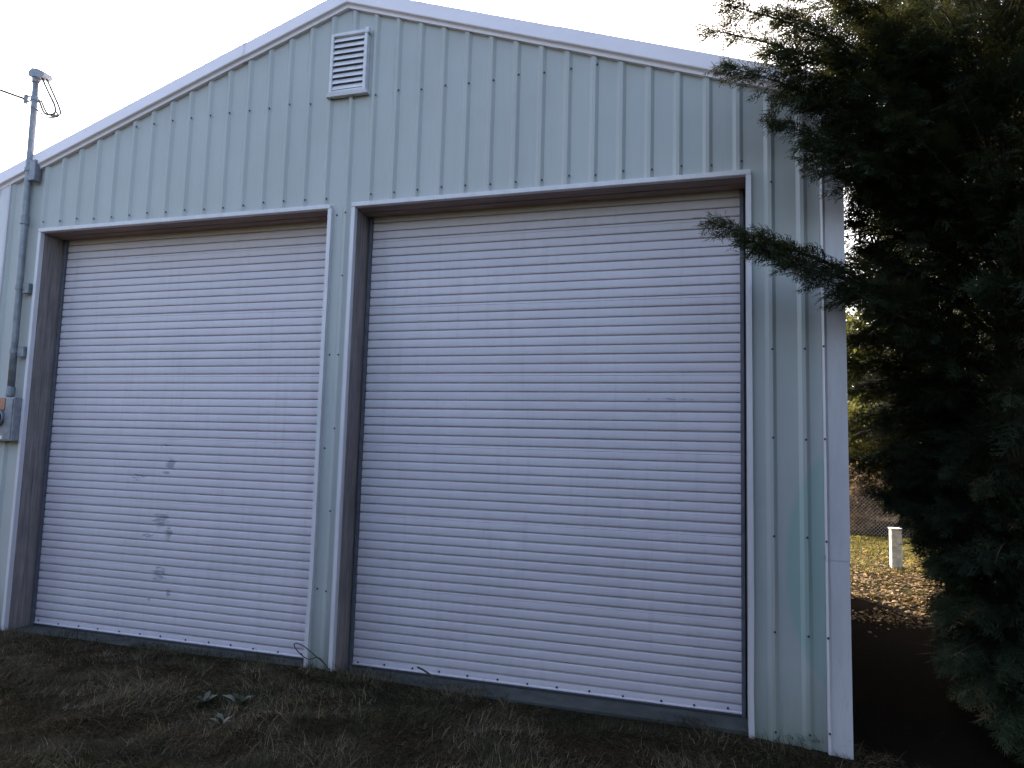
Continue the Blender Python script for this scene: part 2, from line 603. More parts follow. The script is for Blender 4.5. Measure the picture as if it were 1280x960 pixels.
ribbed_wall('back_wall', (XR - .01, DEPTH, 0), (XL + .01, DEPTH, 0), -.12, lambda x: rake(x) + .02, (0, 1, 0))

def roof_slope(s):
    xe = (XR + .16) if s > 0 else (XL - .16)
    xs0 = XP
    V, F = [], []
    ts = []
    t = -.045
    y1 = DEPTH + .1
    while t < y1:
        for q, h in ((t, 0), (t + RIB - RB, 0), (t + RIB - RB + .026, RH), (t + RIB - .026, RH)):
            if q < y1:
                ts.append((q, h))
        t += RIB
    ts.append((y1, 0))
    for t, h in ts:
        V += [(xs0, t, rake(xs0) + .154 + h), (xe, t, rake(xe) + .154 + h)]
    for i in range(len(ts) - 1):
        f = (2 * i, 2 * i + 1, 2 * i + 3, 2 * i + 2)
        F.append(f if s < 0 else f[::-1])
    o = mesh('roof_slope', V, F, 'roof_metal', bld)
    md = o.modifiers.new('thickness', 'SOLIDIFY')
    md.thickness = .012
    md.offset = -1
roof_slope(1)
roof_slope(-1)
cap = MB()
for s in (1, -1):
    a = (XP, rake(XP) + .190); b = (XP + s * .16, rake(XP + .16) + .184)
    cap.add([(a[0], -.050, a[1]), (a[0], DEPTH + .1, a[1]), (b[0], DEPTH + .1, b[1]), (b[0], -.050, b[1])], [(0, 1, 2, 3)])
cap.obj('ridge_cap', 'rake', bld)

# rake trim in lapped lengths, with its lip along the wall
PROF = [(.0, -.006), (-.036, -.006), (-.040, .016), (-.046, .024), (-.066, .032), (-.070, .040), (-.062, .168), (-.054, .178), (.05, .182)]
def rake_piece(xa, xb, grow=0.0):
    V, F = [], []
    n = len(PROF)
    for x in (xa, xb):
        for y, z in PROF:
            sy_ = 1 + grow * (1 if y < -.01 else 0)
            V.append((x, y * sy_ - grow * .02, rake(x) + z + (grow * .03 if z > .1 else 0)))
    F = [(i, i + 1, n + i + 1, n + i) for i in range(n - 1)]
    o = mesh('rake_trim', V, F, 'rake', bld)
    return o
rake_piece(XP, 5.44)
rake_piece(5.405, XR + .17, .06)
rake_piece(2.21, XP, 0)
rake_piece(XL - .17, 2.245, .06)
# notch-like foam closures are dark: small shadow pieces under the left lip, one per pan
# eave gutters / fascia
for s, xe in ((1, XR), (-1, XL)):
    g = MB()
    z = rake(xe) + .03
    g.box(min(xe + s * .005, xe + s * .15), max(xe + s * .005, xe + s * .15), -.06, DEPTH + .06, z - .09, z, .004)
    g.obj('eave_fascia', 'rake', bld)

# corner trims (the right one in two lengths)
def corner(s, z0, z1, grow=0.0, zt=None):
    xe = XR if s > 0 else XL
    w = .153
    g = -.034 - grow
    e = .004 + grow
    pr = [(xe - s * w, -.004), (xe - s * w, g - .004), (xe - s * (w - .012), g - .012), (xe - s * (w - .030), g), (xe + s * e, g), (xe + s * (e + .002), .12), (xe + s * (e + .002), .15), (xe, .15)]
    n = len(pr)
    V = []
    for z in (z0, z1):
        for (x, y) in pr:
            V.append((x, y, min(z, rake(x) + .005) if z == z1 else z))
    F = [(i, i + 1, n + i + 1, n + i) for i in range(n - 1)]
    if s < 0:
        F = [f[::-1] for f in F]
    mesh('corner_trim', V, F, 'trim', bld)
corner(1, -.15, 1.31, 0)
corner(1, 1.285, 4.9, .0035)
corner(-1, -.15, 4.9, 0)

# fasteners: tiny washers and heads, far too many and small to pick apart
sc = MB()
def screw(x, z, y, r=.0095):
    n = 6
    a0 = random.random()
    V = [(x + r * math.cos(a0 + k * math.pi / 3), y, z + r * math.sin(a0 + k * math.pi / 3)) for k in range(n)]
    V += [(x + .6 * r * math.cos(a0 + k * math.pi / 3), y - .007, z + .6 * r * math.sin(a0 + k * math.pi / 3)) for k in range(n)]
    F = [(k, n + k, n + (k + 1) % n, (k + 1) % n) for k in range(n)] + [tuple(range(n, 2 * n))]
    sc.add(V, F)
for k in range(-3, 33):
    x = k * RIB
    if not XL + .16 < x < XR - .16:
        continue
    rows = [4.285, 5.235]
    xs_ = x + random.uniform(-.004, .004)
    if not (DOORS[0][0] - .03 < x < DOORS[0][1] + .03 or DOORS[1][0] - .03 < x < DOORS[1][1] + .03):
        rows = [.06, .74, 1.42, 2.14, 2.815, 3.54, 4.117, 5.235]
    for z in rows:
        if z < rake(x) - .06:
            # beside the rib crest on most ribs
            screw(xs_ + (.030 if z in (4.285, 5.235) else .010), z + random.uniform(-.012, .012), -RH - .001 if z not in (4.285, 5.235) else -.020)
for z in (.10, .745, 1.414, 2.144, 2.822, 3.54, 4.116):
    screw(XR - .146, z, -.045)
for z in (.74, 1.97, 2.815, 4.117):
    screw(3.336, z, -.002)
sc.obj('wall_screws', 'screw', bld, kind='stuff')

# gable vent
vx0, vx1, vz0, vz1 = 3.215, 3.588, 5.275, 5.862
vent = MB()
vent.box(vx0 - .004, vx0 + .026, -.062, .0, vz0, vz1, .004)
vent.box(vx1 - .026, vx1 + .006, -.062, .0, vz0, vz1, .004)
vent.box(vx0 + .027, vx1 - .027, -.063, .0, vz1 - .03, vz1 + .004, .004)
vent.box(vx0 + .027, vx1 - .027, -.063, .0, vz0, vz0 + .026, .004)
vent.box(vx1 - .022, vx1 + .020, -.066, -.018, vz1 - .035, vz1 + .020, .004)
gv_ = vent.obj('gable_vent', 'vent_white', bld)
sill = MB()
sill.add([(vx0 - .03, -.060, vz0 - .030), (vx1 + .03, -.060, vz0 - .030), (vx1 + .012, -.068, vz0 + .006), (vx0 - .012, -.068, vz0 + .006),
          (vx0 - .03, -.012, vz0 - .030), (vx1 + .03, -.012, vz0 - .030), (vx1 + .012, -.012, vz0 + .006), (vx0 - .012, -.012, vz0 + .006)],
         [(0, 1, 2, 3), (5, 4, 7, 6), (4, 5, 1, 0), (3, 2, 6, 7), (4, 0, 3, 7), (1, 5, 6, 2)])
sill.obj('sill', 'vent_white', gv_)
bk = MB(); bk.box(vx0 + .02, vx1 - .02, -.0325, -.0295, vz0 + .02, vz1 - .02)
bk.obj('vent_screen', 'vent_dark', gv_)
nsl = 9
hh = (vz1 - vz0 - .058) / nsl
slm = MB()
w2 = (vx1 - vx0) / 2 - .028
slm.add([(-w2, 0, hh * .98), (w2, 0, hh * .98), (w2, -.024, hh * .20), (-w2, -.024, hh * .20), (w2, -.025, hh * .10), (-w2, -.025, hh * .10), (w2, -.003, hh * .90), (-w2, -.003, hh * .90)],
        [(0, 3, 2, 1), (3, 5, 4, 2), (5, 7, 6, 4)])
slme = raw_mesh('vent_slat', slm.V, slm.F, 'vent_white')
for k in range(nsl):
    place('vent_slat', slme, ((vx0 + vx1) / 2, -.0335, vz0 + .027 + k * hh), gv_)

# ------------------------------------------------------------------ roll-up doors
PP = .6397 / 8.13
SEAM43 = .3633 + .30
def slat_mesh(w, h, seam=False):
    """one corrugation: a shallow bowed face between two rolled grooves"""
    d = .021
    if not seam:
        pr = [(d, -.0012), (d * .95, .0045), (.0020, .0075), (-.0012, .018), (-.0024, h * .5), (-.0012, h - .016), (.0022, h - .0055), (d * .95, h - .0035), (d, h + .0005)]
    else:
        pr = [(d, -.0012), (d * .95, .0045), (.0020, .0075), (-.0012, .018), (-.0024, h * .42), (-.0010, h - .030), (.0035, h - .0255), (-.0005, h - .021), (.0022, h - .0055), (d * .95, h - .0035), (d, h + .0005)]
    nseg = 8
    n = len(pr)
    V, F = [], []
    for k in range(nseg + 1):
        for y, z in pr:
            V.append((-w / 2 + w * k / nseg, y, z))
    for k in range(nseg):
        for i in range(n - 1):
            F.append((k * n + i, (k + 1) * n + i, (k + 1) * n + i + 1, k * n + i + 1))
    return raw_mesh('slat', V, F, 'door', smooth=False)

wood_prev = None
for di, (xa, xb) in enumerate(DOORS):
    xc = (xa + xb) / 2
    door = bpy.data.objects.new('roll_up_door', None)
    COL.objects.link(door)
    door.parent = bld
    WORLDLOC[door.name] = Vector((xc, DY, .03))
    door.location = WORLDLOC[door.name] - WORLDLOC[bld.name]
    door.empty_display_size = .2
    if di == 0:
        door['label'] = 'white roll-up door with dark scuff marks'
    w = (xb - xa) - .085
    ms = slat_mesh(w, PP)
    mseam = slat_mesh(w, PP * 1.13, True)
    # grooves 43 (seam) counted downward: z of each groove
    z = SEAM43 - 7 * PP
    zs = []
    g = 50
    while z < ZT + .05:
        seam = (g == 43 or (43 - g) % 8 == 0) and g <= 43
        h = PP * 1.13 if seam else PP
        zs.append((z, seam))
        z += h
        g -= 1
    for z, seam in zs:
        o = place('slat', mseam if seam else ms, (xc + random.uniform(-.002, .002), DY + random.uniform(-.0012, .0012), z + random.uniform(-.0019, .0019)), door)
        o.rotation_euler = (0, random.uniform(-.0004, .0004), 0)
    # bottom slat with its bolts, then the rubber seal
    zb = SEAM43 - 7 * PP
    bs = MB()
    bs.extrude([(DY + .021, zb - .001), (DY + .0195, zb - .004), (DY + .001, zb - .010), (DY - .002, zb - .03), (DY - .003, .064), (DY - .014, .056), (DY - .014, .049), (DY + .012, .048)], xc - w / 2, xc + w / 2)
    bs.F = [f[::-1] for f in bs.F]
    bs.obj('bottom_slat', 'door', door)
    rs = MB()
    rs.box(xc - w / 2, xc + w / 2, DY - .020, DY + .014, .027, .047, .004)
    rs.obj('rubber_seal', 'rubber', door)
    n0 = len(sc.V)
    sc2 = sc
    sc = MB()
    kx = xa + .12
    while kx < xb - .05:
        screw(kx, zb - .040 + random.uniform(-.006, .006), DY - .003, .011)
        kx += random.choice((.26, .27, .30, .25))
    sc.obj('seal_bolts', 'screw', door, kind='stuff')
    # vertical guides
    for gxa, gxb in ((xa + .042, xa + .072), (xb - .072, xb - .042)):
        gm = MB()
        gm.box(gxa, gxb, DY - .030, DY - .004, .028, ZT - .05, .003)
        gm.obj('door_guide', 'guide_steel', door)
    # trim around the opening
    fr = bpy.data.objects.new('door_frame', None)
    COL.objects.link(fr)
    fr.parent = bld
    WORLDLOC[fr.name] = Vector((xc, 0, 0))
    fr.location = WORLDLOC[fr.name] - WORLDLOC[bld.name]
    fr.empty_display_size = .2
    t = MB(); t.box(xa, xb if di else xb - .002, -.040, .012, ZT - .041, ZT, .004)
    t.obj('head_trim', 'trim', fr)
    t = MB(); t.box(xa, xa + .040, -.039, .012, -.05, ZT - .042, .004)
    t.obj('side_trim', 'trim', fr)
    t = MB()
    xo = .0 if di else .026
    # slightly bent strip on the right
    bend = [(-.05, .006), (.3, -.004), (.9, .008), (2, .004), (3.2, .0), (ZT - .042, 0)]
    V, F = [], []
    for z, b_ in bend:
        for (x, y) in ((xb - .038 + xo * .5, .012), (xb - .038 + xo * .5, -.039), (xb + xo * .5, -.039), (xb + xo * .5, .012)):
            V.append((x + b_ * (1 if di == 0 else .5), y, z))
    for i in range(len(bend) - 1):
        for k in range(4):
            F.append((4 * i + k, 4 * i + (k + 1) % 4, 4 * i + 4 + (k + 1) % 4, 4 * i + 4 + k))
    F += [(3, 2, 1, 0), tuple(4 * (len(bend) - 1) + k for k in range(4))]
    mesh('side_trim', V, F, 'trim', fr)
    # wooden jambs: two boards each, and the header board
    for s, x in ((1, xa), (-1, xb)):
        for (ya, yb, ins) in ((.0125, .128, .036), (.130, .300, .030)):
            j = MB()
            x0, x1 = sorted((x - s * .0, x + s * ins))
            j.box(x0, x1, ya, yb, .0, ZT - .043, .004)
            j.obj('jamb_board', 'jamb_wood', fr)
    for (ya, yb, dz) in ((.0125, .14, 0), (.142, DY - .012, -.006)):
        h = MB(); h.box(xa + .001, xb - .001, ya, yb, ZT - .042 + dz, ZT + .10, .004)
        h.obj('header_board', 'header_wood', fr)
    # wall behind the curtain
    bkw = MB(); bkw.box(xa - .1, xb + .1, DY + .06, DY + .10, .03, ZT + .3)
    bkw.obj('curtain_backing', 'interior', door)

# ------------------------------------------------------------------ electric service on the left corner
mx0, mx1, my = -.365, -.425, -.072
mast = thing('service_mast', (mx0, my, 2.40), 'grey metal conduit mast with weatherhead strapped to building corner', 'mast')
def mastx(z):
    return mx0 + (mx1 - mx0) * (z - 2.40) / 3.5
c = MB(); c.tube([(mastx(z), my, z) for z in (2.40, 3.0, 3.6, 4.3, 5.0, 5.5, 5.89)], .034, 14)
c.obj('conduit', 'galvanised', mast, smooth=True)
for z in (2.46, 4.30):
    c = MB(); c.tube([(mastx(z), my, z - .05), (mastx(z), my, z - .045), (mastx(z), my, z + .045), (mastx(z), my, z + .05)], [.036, .043, .043, .036], 14)
    c.obj('coupling', 'galvanised', mast, smooth=False)
for z in (2.885, 3.565):
    x = mastx(z)
    b = MB(); b.tube([(x, my, z - .022), (x, my, z + .022)], .040, 14)
    b.box(x + .040, x + .125, -.070, -.021, z - .060, z + .050, .004)
    b.box(x - .075, x + .040, -.034, -.021, z - .020, z + .020, .003)
    b.obj('strap', 'galvanised', mast)
z = 4.86
b = MB(); b.tube([(mastx(z), my, z - .02), (mastx(z), my, z + .02)], .042, 14)
b.box(mastx(z) + .030, mastx(z) + .115, -.100, -.021, z - .13, z + .10, .006)
b.obj('roof_bracket', 'galvanised', mast)
# weatherhead
zt = 5.88; x = mastx(zt)
b = MB()
b.tube([(x, my, zt - .03), (x, my, zt + .03), (x + .005, my, zt + .05)], [.042, .045, .050], 14)
pr = [(-.065, .035), (-.060, .085), (-.010, .115), (.070, .095), (.150, .055), (.165, .010), (.140, -.015), (.060, .010)]
k = len(pr)
V = [(x + a, my - .052, zt + b_) for a, b_ in pr] + [(x + a, my + .052, zt + b_) for a, b_ in pr]
F = [tuple(range(k))[::-1], tuple(range(k, 2 * k))] + [(i, (i + 1) % k, k + (i + 1) % k, k + i) for i in range(k)]
b.add(V, F)
b.obj('weatherhead', 'galvanised', mast)
# insulator clevis
zi = 5.665; x = mastx(zi)
b = MB()
b.tube([(x, my, zi - .022), (x, my, zi + .022)], .040, 12)
b.tube([(x + .03, my, zi - .035), (x + .11, my, zi - .055), (x + .115, my, zi - .015)], .010, 6)
b.tube([(x - .03, my, zi + .02), (x - .15, my, zi + .055), (x - .17, my, zi + .02), (x - .13, my, zi - .02), (x - .03, my, zi - .01)], .010, 6)
b.tube([(x - .13, my, zi - .035), (x - .13, my, zi + .06)], .022, 10)
b.obj('insulator_clevis', 'galvanised', mast)

def curve_pts(ctrl, n=24):
    P = [Vector(p) for p in ctrl]
    P = [P[0] * 2 - P[1]] + P + [P[-1] * 2 - P[-2]]
    out = []
    for i in range(1, len(P) - 2):
        for k in range(n):
            t = k / n
            a, b_, c_, d_ = P[i - 1], P[i], P[i + 1], P[i + 2]
            out.append(.5 * ((2 * b_) + (-a + c_) * t + (2 * a - 5 * b_ + 4 * c_ - d_) * t * t + (-a + 3 * b_ - 3 * c_ + d_) * t ** 3))
    out.append(P[-2])
    return out
hx, hz = mastx(5.88) + .13, 5.87
drop = thing('service_drop', (x - .15, my, 5.6), 'overhead electric cable with drooping loop at the mast head', 'cable')
ends = [(x - .15, my - .01, zi + .02)]
for nm, ctrl, r in (('drip_loop', [(hx - .02, my - .02, hz), (hx + .09, my - .03, hz - .16), (hx + .22, my - .04, hz - .35), (hx + .23, my - .05, hz - .44), (hx + .10, my - .05, hz - .42), (x + .10, my - .03, zi - .04)], .012),
                    ('drip_loop', [(hx + .01, my + .01, hz), (hx + .12, my, hz - .16), (hx + .24, my, hz - .36), (hx + .24, my, hz - .43), (hx + .08, my, hz - .40), (x + .09, my, zi - .03)], .012),
                    ('drip_loop', [(x + .03, my - .05, zi - .12), (x + .12, my - .05, zi - .17), (x + .26, my - .05, zi - .26), (x + .42, my - .05, zi - .27), (hx + .235, my - .05, hz - .40)], .009),
                    ('overhead_cable', [(x - .15, my, zi + .02), (x - .9, my - .6, zi + .20), (x - 3.5, my - 2.4, zi + .75), (x - 10, my - 7, zi + 1.9), (x - 22, my - 15.5, zi + 3.4)], .013)):
    b = MB(); b.tube(curve_pts(ctrl, 10), r, 6)
    b.obj(nm, 'cable', drop, smooth=True)

# meter box
bx0, bx1, bz0, bz1, by0, by1 = -.62, -.243, 1.945, 2.40, -.115, -.0245
box = thing('meter_box', ((bx0 + bx1) / 2, by1, bz0), 'grey electric meter box with rust coloured lid on building corner', 'meter box')
b = MB(); b.box(bx0, bx1, by0, by1, bz0, bz1, .008)
b.obj('housing', 'box_grey', box)
b = MB(); b.box(bx0 + .02, bx1 - .118, by0 - .012, by0 - .001, bz1 - .135, bz1 - .012, .004)
b.obj('lid', 'box_lid', box)
b = MB(); b.box(bx1 - .110, bx1 - .012, by0 - .009, by0 - .001, bz0 + .02, bz1 - .015, .004)
b.obj('cover_panel', 'box_grey', box)
mxc, mzc = -.435, 2.185
b = MB(); b.tube([(mxc, by0 - .001, mzc), (mxc, by0 - .03, mzc), (mxc, by0 - .035, mzc)], [.088, .088, .078], 24)
mr = b.obj('meter_ring', 'galvanised', box)
b = MB(); b.tube([(mxc, by0 - .035, mzc), (mxc, by0 - .09, mzc), (mxc, by0 - .108, mzc), (mxc, by0 - .115, mzc)], [.074, .072, .060, .03], 24)
b.obj('meter_glass', 'meter_glass', mr, smooth=True)
b = MB(); b.box(-.400, -.366, by0 - .004, by0 - .001, 1.965, 2.0)
b.obj('label_plate', 'label_white', box)

# ------------------------------------------------------------------ foliage tools
def rot_to(dirs, roll):
    """rotation matrices taking local +Y to dirs with a roll about it"""
    d = dirs / np.linalg.norm(dirs, axis=1, keepdims=True)
    up = np.tile(np.array([0, 0, 1.0]), (len(d), 1))
    par = np.abs(d[:, 2]) > .97
    up[par] = (1, 0, 0)
    x = np.cross(d, up); x /= np.linalg.norm(x, axis=1, keepdims=True)
    z = np.cross(x, d)
    c_, s_ = np.cos(roll)[:, None], np.sin(roll)[:, None]
    x2 = c_ * x + s_ * z
    z2 = -s_ * x + c_ * z
    return np.stack([x2, d, z2], 2)

def spray_template(seed, ntw, nsub, wid):
    """flat feathery cypress spray along +Y, length 1: quads"""
    r = np.random.default_rng(seed)
    V, F = [], []
    def leaf(p, d, L, w, n=(0, 0, 1)):
        p = np.array(p, float); d = np.array(d, float); d /= np.linalg.norm(d)
        s = np.cross(d, n); s /= np.linalg.norm(s)
        k = len(V)
        V.extend([p, p + d * L * .45 + s * w, p + d * L, p + d * L * .45 - s * w])
        F.append((k, k + 1, k + 2, k + 3))
    bend = r.uniform(-.25, .25)
    droop = r.uniform(-.30, -.02)
    def ax(t):
        return np.array([bend * t * t, t, droop * t * t])
    for k in range(3):
        a, b = ax(k / 3), ax((k + 1.25) / 3)
        leaf(a, b - a, np.linalg.norm(b - a), wid * 1.0)
    for i in range(ntw):
        t = .08 + .86 * (i + r.uniform(-.3, .3)) / ntw
        sgn = 1 if i % 2 else -1
        ang = math.radians(r.uniform(30, 52)) * sgn
        L = (.50 * (1 - t) ** .7 + .10) * r.uniform(.7, 1.15)
        p = ax(t)
        tang = ax(t + .02) - ax(t); tang /= np.linalg.norm(tang)
        d = np.array([tang[0] * math.cos(ang) + tang[1] * math.sin(ang), -tang[0] * math.sin(ang) + tang[1] * math.cos(ang), tang[2] + r.uniform(-.3, .12)])
        leaf(p, d, L, wid)
        for j in range(nsub):
            q = p + d / np.linalg.norm(d) * L * (.22 + .62 * j / max(1, nsub - 1) + r.uniform(-.06, .06))
            a2 = math.radians(r.uniform(30, 55)) * (1 if j % 2 else -1)
            d2 = np.array([d[0] * math.cos(a2) + d[1] * math.sin(a2), -d[0] * math.sin(a2) + d[1] * math.cos(a2), d[2] + r.uniform(-.25, .15)])
            leaf(q, d2, L * r.uniform(.28, .5) * (1 - .4 * j / nsub), wid * .9)
    return np.array(V), np.array(F)

def stamp(templates, P, D, L, roll, tint, r):
    """place templates (random choice) at P along D with length L"""
    Vs, Fs, Ts = [], [], []
    k = 0
    which = r.integers(0, len(templates), len(P))
    for ti, (tv, tf) in enumerate(templates):
        s = which == ti
        if not s.any():
            continue
        R = rot_to(D[s], roll[s])
        W = np.einsum('nij,vj->nvi', R, tv) * L[s][:, None, None] + P[s][:, None, :]
        n, m = W.shape[0], W.shape[1]
        Vs.append(W.reshape(-1, 3))
        Fs.append((tf[None] + (np.arange(n) * m)[:, None, None]).reshape(-1, tf.shape[1]) + k)
        Ts.append(np.clip(np.repeat(tint[s], len(tf)) + r.normal(0, .06, n * len(tf)), 0, 1))
        k += n * m
    return np.concatenate(Vs), np.concatenate(Fs), np.concatenate(Ts)

def bezier(p0, p1, p2, n):
    t = np.linspace(0, 1, n)[:, None]
    return (1 - t) ** 2 * p0 + 2 * t * (1 - t) * p1 + t * t * p2

def cypress_arrays(seed, height, z_base, profile, nbr, per, templates, manual=(), spray=(.16, .34), reject=None, lean=(0, 0), core=2500):
    r = np.random.default_rng(seed)
    limbs = MB()
    P, D, L, T = [], [], [], []
    branches = []
    for i in range(nbr):
        u = (i + r.random()) / nbr
        z0 = z_base + (height - z_base) * (u ** 1.05) * .97
        az = i * 2.39996 + r.uniform(-.4, .4)
        R = profile(z0, az) * r.uniform(.72, 1.12)
        if R < .12:
            continue
        up = r.uniform(.25, .75) * R * (.6 + .5 * u)
        tr = np.array([lean[0] * z0, lean[1] * z0, z0])
        o = np.array([math.cos(az), math.sin(az), 0])
        p0 = tr
        p2 = tr + o * R + np.array([0, 0, up - .18 * R])
        p1 = tr + o * R * .55 + np.array([0, 0, up * .75 + .06])
        branches.append((p0, p1, p2, per, 1.0))
    branches += list(manual)
    for (p0, p1, p2, n, bushy) in branches:
        pts = bezier(np.array(p0, float), np.array(p1, float), np.array(p2, float), 7)
        ln = np.linalg.norm(pts[-1] - pts[0])
        rr = .006 + .006 * ln
        if reject is None or not reject(pts[3:4]).any():
            limbs.tube(pts, list(np.linspace(rr, .003, 7)), 5, False)
        s = .22 + .78 * r.random(n) ** .8
        s = np.sort(s)
        pos_ = bezier(np.array(p0, float), np.array(p1, float), np.array(p2, float), 200)
        idx = np.clip((s * 199).astype(int), 1, 198)
        c_ = pos_[idx]
        tg = pos_[idx + 1] - pos_[idx - 1]
        tg /= np.linalg.norm(tg, axis=1, keepdims=True)
        side = r.normal(0, 1, (n, 3)); side -= (side * tg).sum(1, keepdims=True) * tg
        side /= np.linalg.norm(side, axis=1, keepdims=True)
        side[:, 2] *= .7
        rad = bushy * ln * .16 * (1.05 - s) ** .7 * r.random(n)
        p = c_ + side * rad[:, None]
        d = tg * r.uniform(.5, 1.1, (n, 1)) + side * r.uniform(.15, .8, (n, 1)) * bushy + np.array([0, 0, -.10]) + r.normal(0, .12, (n, 3))
        P.append(p); D.append(d)
        L.append(r.uniform(*spray, n) * (1.15 - .60 * s))
        T.append(np.clip(r.normal(.42, .16) + r.normal(0, .10, n) + .15 * (s - .5), 0, .96))
    P, D, L, T = map(np.concatenate, (P, D, L, T))
    # coarse inner growth that closes the heart of the crown
    nc = core
    zc = z_base + (height - z_base) * r.random(nc) ** .9
    ac = r.uniform(0, 2 * math.pi, nc)
    rc = np.array([profile(a_, b_) for a_, b_ in zip(zc, ac)]) * np.sqrt(r.random(nc)) * .62
    Pc = np.stack([rc * np.cos(ac), rc * np.sin(ac), zc + .35 * rc], 1)
    Dc = np.stack([np.cos(ac), np.sin(ac), r.uniform(-.5, .7, nc)], 1) + r.normal(0, .45, (nc, 3))
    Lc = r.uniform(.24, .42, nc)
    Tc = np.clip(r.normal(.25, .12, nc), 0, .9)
    dead = r.random(len(P)) < .015
    T[dead] = 1.0
    if reject is not None:
        k = ~reject(P) & ~reject(P + D / np.linalg.norm(D, axis=1, keepdims=True) * L[:, None])
        P, D, L, T = P[k], D[k], L[k], T[k]
        k = ~reject(Pc) & ~reject(Pc + Dc / np.linalg.norm(Dc, axis=1, keepdims=True) * Lc[:, None])
        Pc, Dc, Lc, Tc = Pc[k], Dc[k], Lc[k], Tc[k]
    V, F, TT = stamp(templates, P, D, L, r.uniform(-.6, .6, len(P)) + np.where(r.random(len(P)) < .3, 1.2, 0), T, r)
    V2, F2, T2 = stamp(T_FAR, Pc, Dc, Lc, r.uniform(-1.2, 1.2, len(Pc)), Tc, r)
    return np.concatenate([V, V2]), np.concatenate([F, F2 + len(V)]), np.concatenate([TT, T2]), limbs

def trunk_mb(height, r0, lean=(0, 0), seed=0):
    r = random.Random(seed)
    m = MB()
    pts, rad = [], []
    for k in range(12):
        z = -.15 + (height + .1) * k / 11
        pts.append((lean[0] * z + r.uniform(-.02, .02), lean[1] * z + r.uniform(-.02, .02), z))
        rad.append(r0 * (1.25 if k == 0 else 1.0) * (1 - .93 * k / 11))
    m.tube(pts, rad, 10)
    return m

def shift(mb, off):
    mb.V = [(v[0] + off[0], v[1] + off[1], v[2] + off[2]) for v in mb.V]
    return mb

T_NEAR = [spray_template(s, 13, 2, .019) for s in range(6)]
T_FAR = [spray_template(20 + s, 14, 1, .021) for s in range(4)]

# nearest cypress: beside the right front corner, boughs reaching across the wall
AX, AY = 8.98, .95
def inv_px(px, py, Y):
    d = fwd + (px - 640) / 845.72 * r2 - (py - 480) / 845.72 * u2
    q = CAM + d * ((float(Y) - CAM.y) / d.y)
    return np.array(q)
def prof_a(z, az):
    base = np.interp(z, [.2, 1.2, 2.4, 3.4, 5.0, 6.4, 7.6, 8.8], [1.3, 1.5, 1.65, 1.8, 1.8, 1.55, 1.1, .2])
    left = max(0, -math.cos(az))
    if z < 2.5:
        base *= 1 - .45 * left
    return base
def reject_a(p):
    w = p + np.array([AX, AY, 0])
    wall = (w[:, 0] < XR + .06) & (w[:, 1] > -.06) & (w[:, 2] < ZP - SLOPE * np.abs(w[:, 0] - XP) + .22)
    # the daylit gap beside the wall under the boughs
    dep = w[:, 1] + 5.387
    sl_ = (w[:, 0] - 6.635) / dep
    gap = (sl_ < .275) & (w[:, 2] < 2.03 - np.interp(sl_, [.18, .232, .262, .275], [.049, .079, .135, .32]) * dep + .03 * np.sin(w[:, 0] * 31))
    front = (w[:, 0] < XR + .03) & (w[:, 2] < 2.8)
    return wall | gap | front
man = []
def bough(px, py, Y, z0, n, bushy=.7, sag=.25, Y1=None):
    """bough from the trunk at height z0 to a tip seen at (px, py) at depth Y"""
    tip = inv_px(px, py, Y) - np.array([AX, AY, 0])
    p0 = np.array([0, 0, z0])
    mid = p0 * .45 + tip * .55 + np.array([.1, 0, sag])
    man.append((p0, mid, tip, int(n * (.72 if n < 130 else .95)), bushy))
bough(884, 277, -1.05, 2.75, 221, .40, .22)
bough(935, 300, -.95, 2.7, 187, .45, .12)
bough(985, 330, -.85, 2.6, 153, .5, .1)
bough(883, 36, -1.0, 4.2, 255, .55, .45)
bough(905, 5, -.95, 4.3, 255, .6, .45)
bough(905, 82, -.95, 3.9, 255, .5, .35)
bough(960, 62, -.8, 3.9, 221, .6, .3)
bough(950, -40, -.8, 4.6, 238, .7, .3)
bough(985, 20, -.7, 4.3, 255, .7, .3)
bough(965, 152, -.75, 3.6, 204, .45, .3)
bough(1003, 178, -.65, 3.5, 204, .5, .25)
bough(1008, 132, -.6, 3.7, 204, .6, .25)
bough(1012, 200, -.6, 3.3, 170, .5, .2)
bough(1030, 60, -.6, 4.1, 238, .8, .3)
bough(1060, -10, -.5, 4.5, 238, .8, .3)
bough(1080, 110, -.6, 3.8, 238, .8, .25)
bough(1100, 40, -.4, 4.2, 238, .8, .25)
bough(1085, 200, -.5, 3.4, 221, .8, .2)
bough(1120, 150, -.6, 3.5, 221, .8, .2)
for px, py, Y, z0 in ((1172, 640, .25, 1.3), (1168, 705, .2, 1.0), (1175, 765, .1, .9), (1190, 820, .0, .7), (1215, 865, -.05, .6), (1250, 905, -.1, .5), (1285, 930, -.1, .5),
                      (1215, 700, .15, 1.1), (1235, 770, .1, .9), (1265, 830, .0, .8), (1300, 760, .1, 1.0), (1250, 640, .2, 1.4), (1195, 590, .2, 1.6), (1320, 870, .0, .8)):
    bough(px, py, Y, z0, 120, .9, .12)
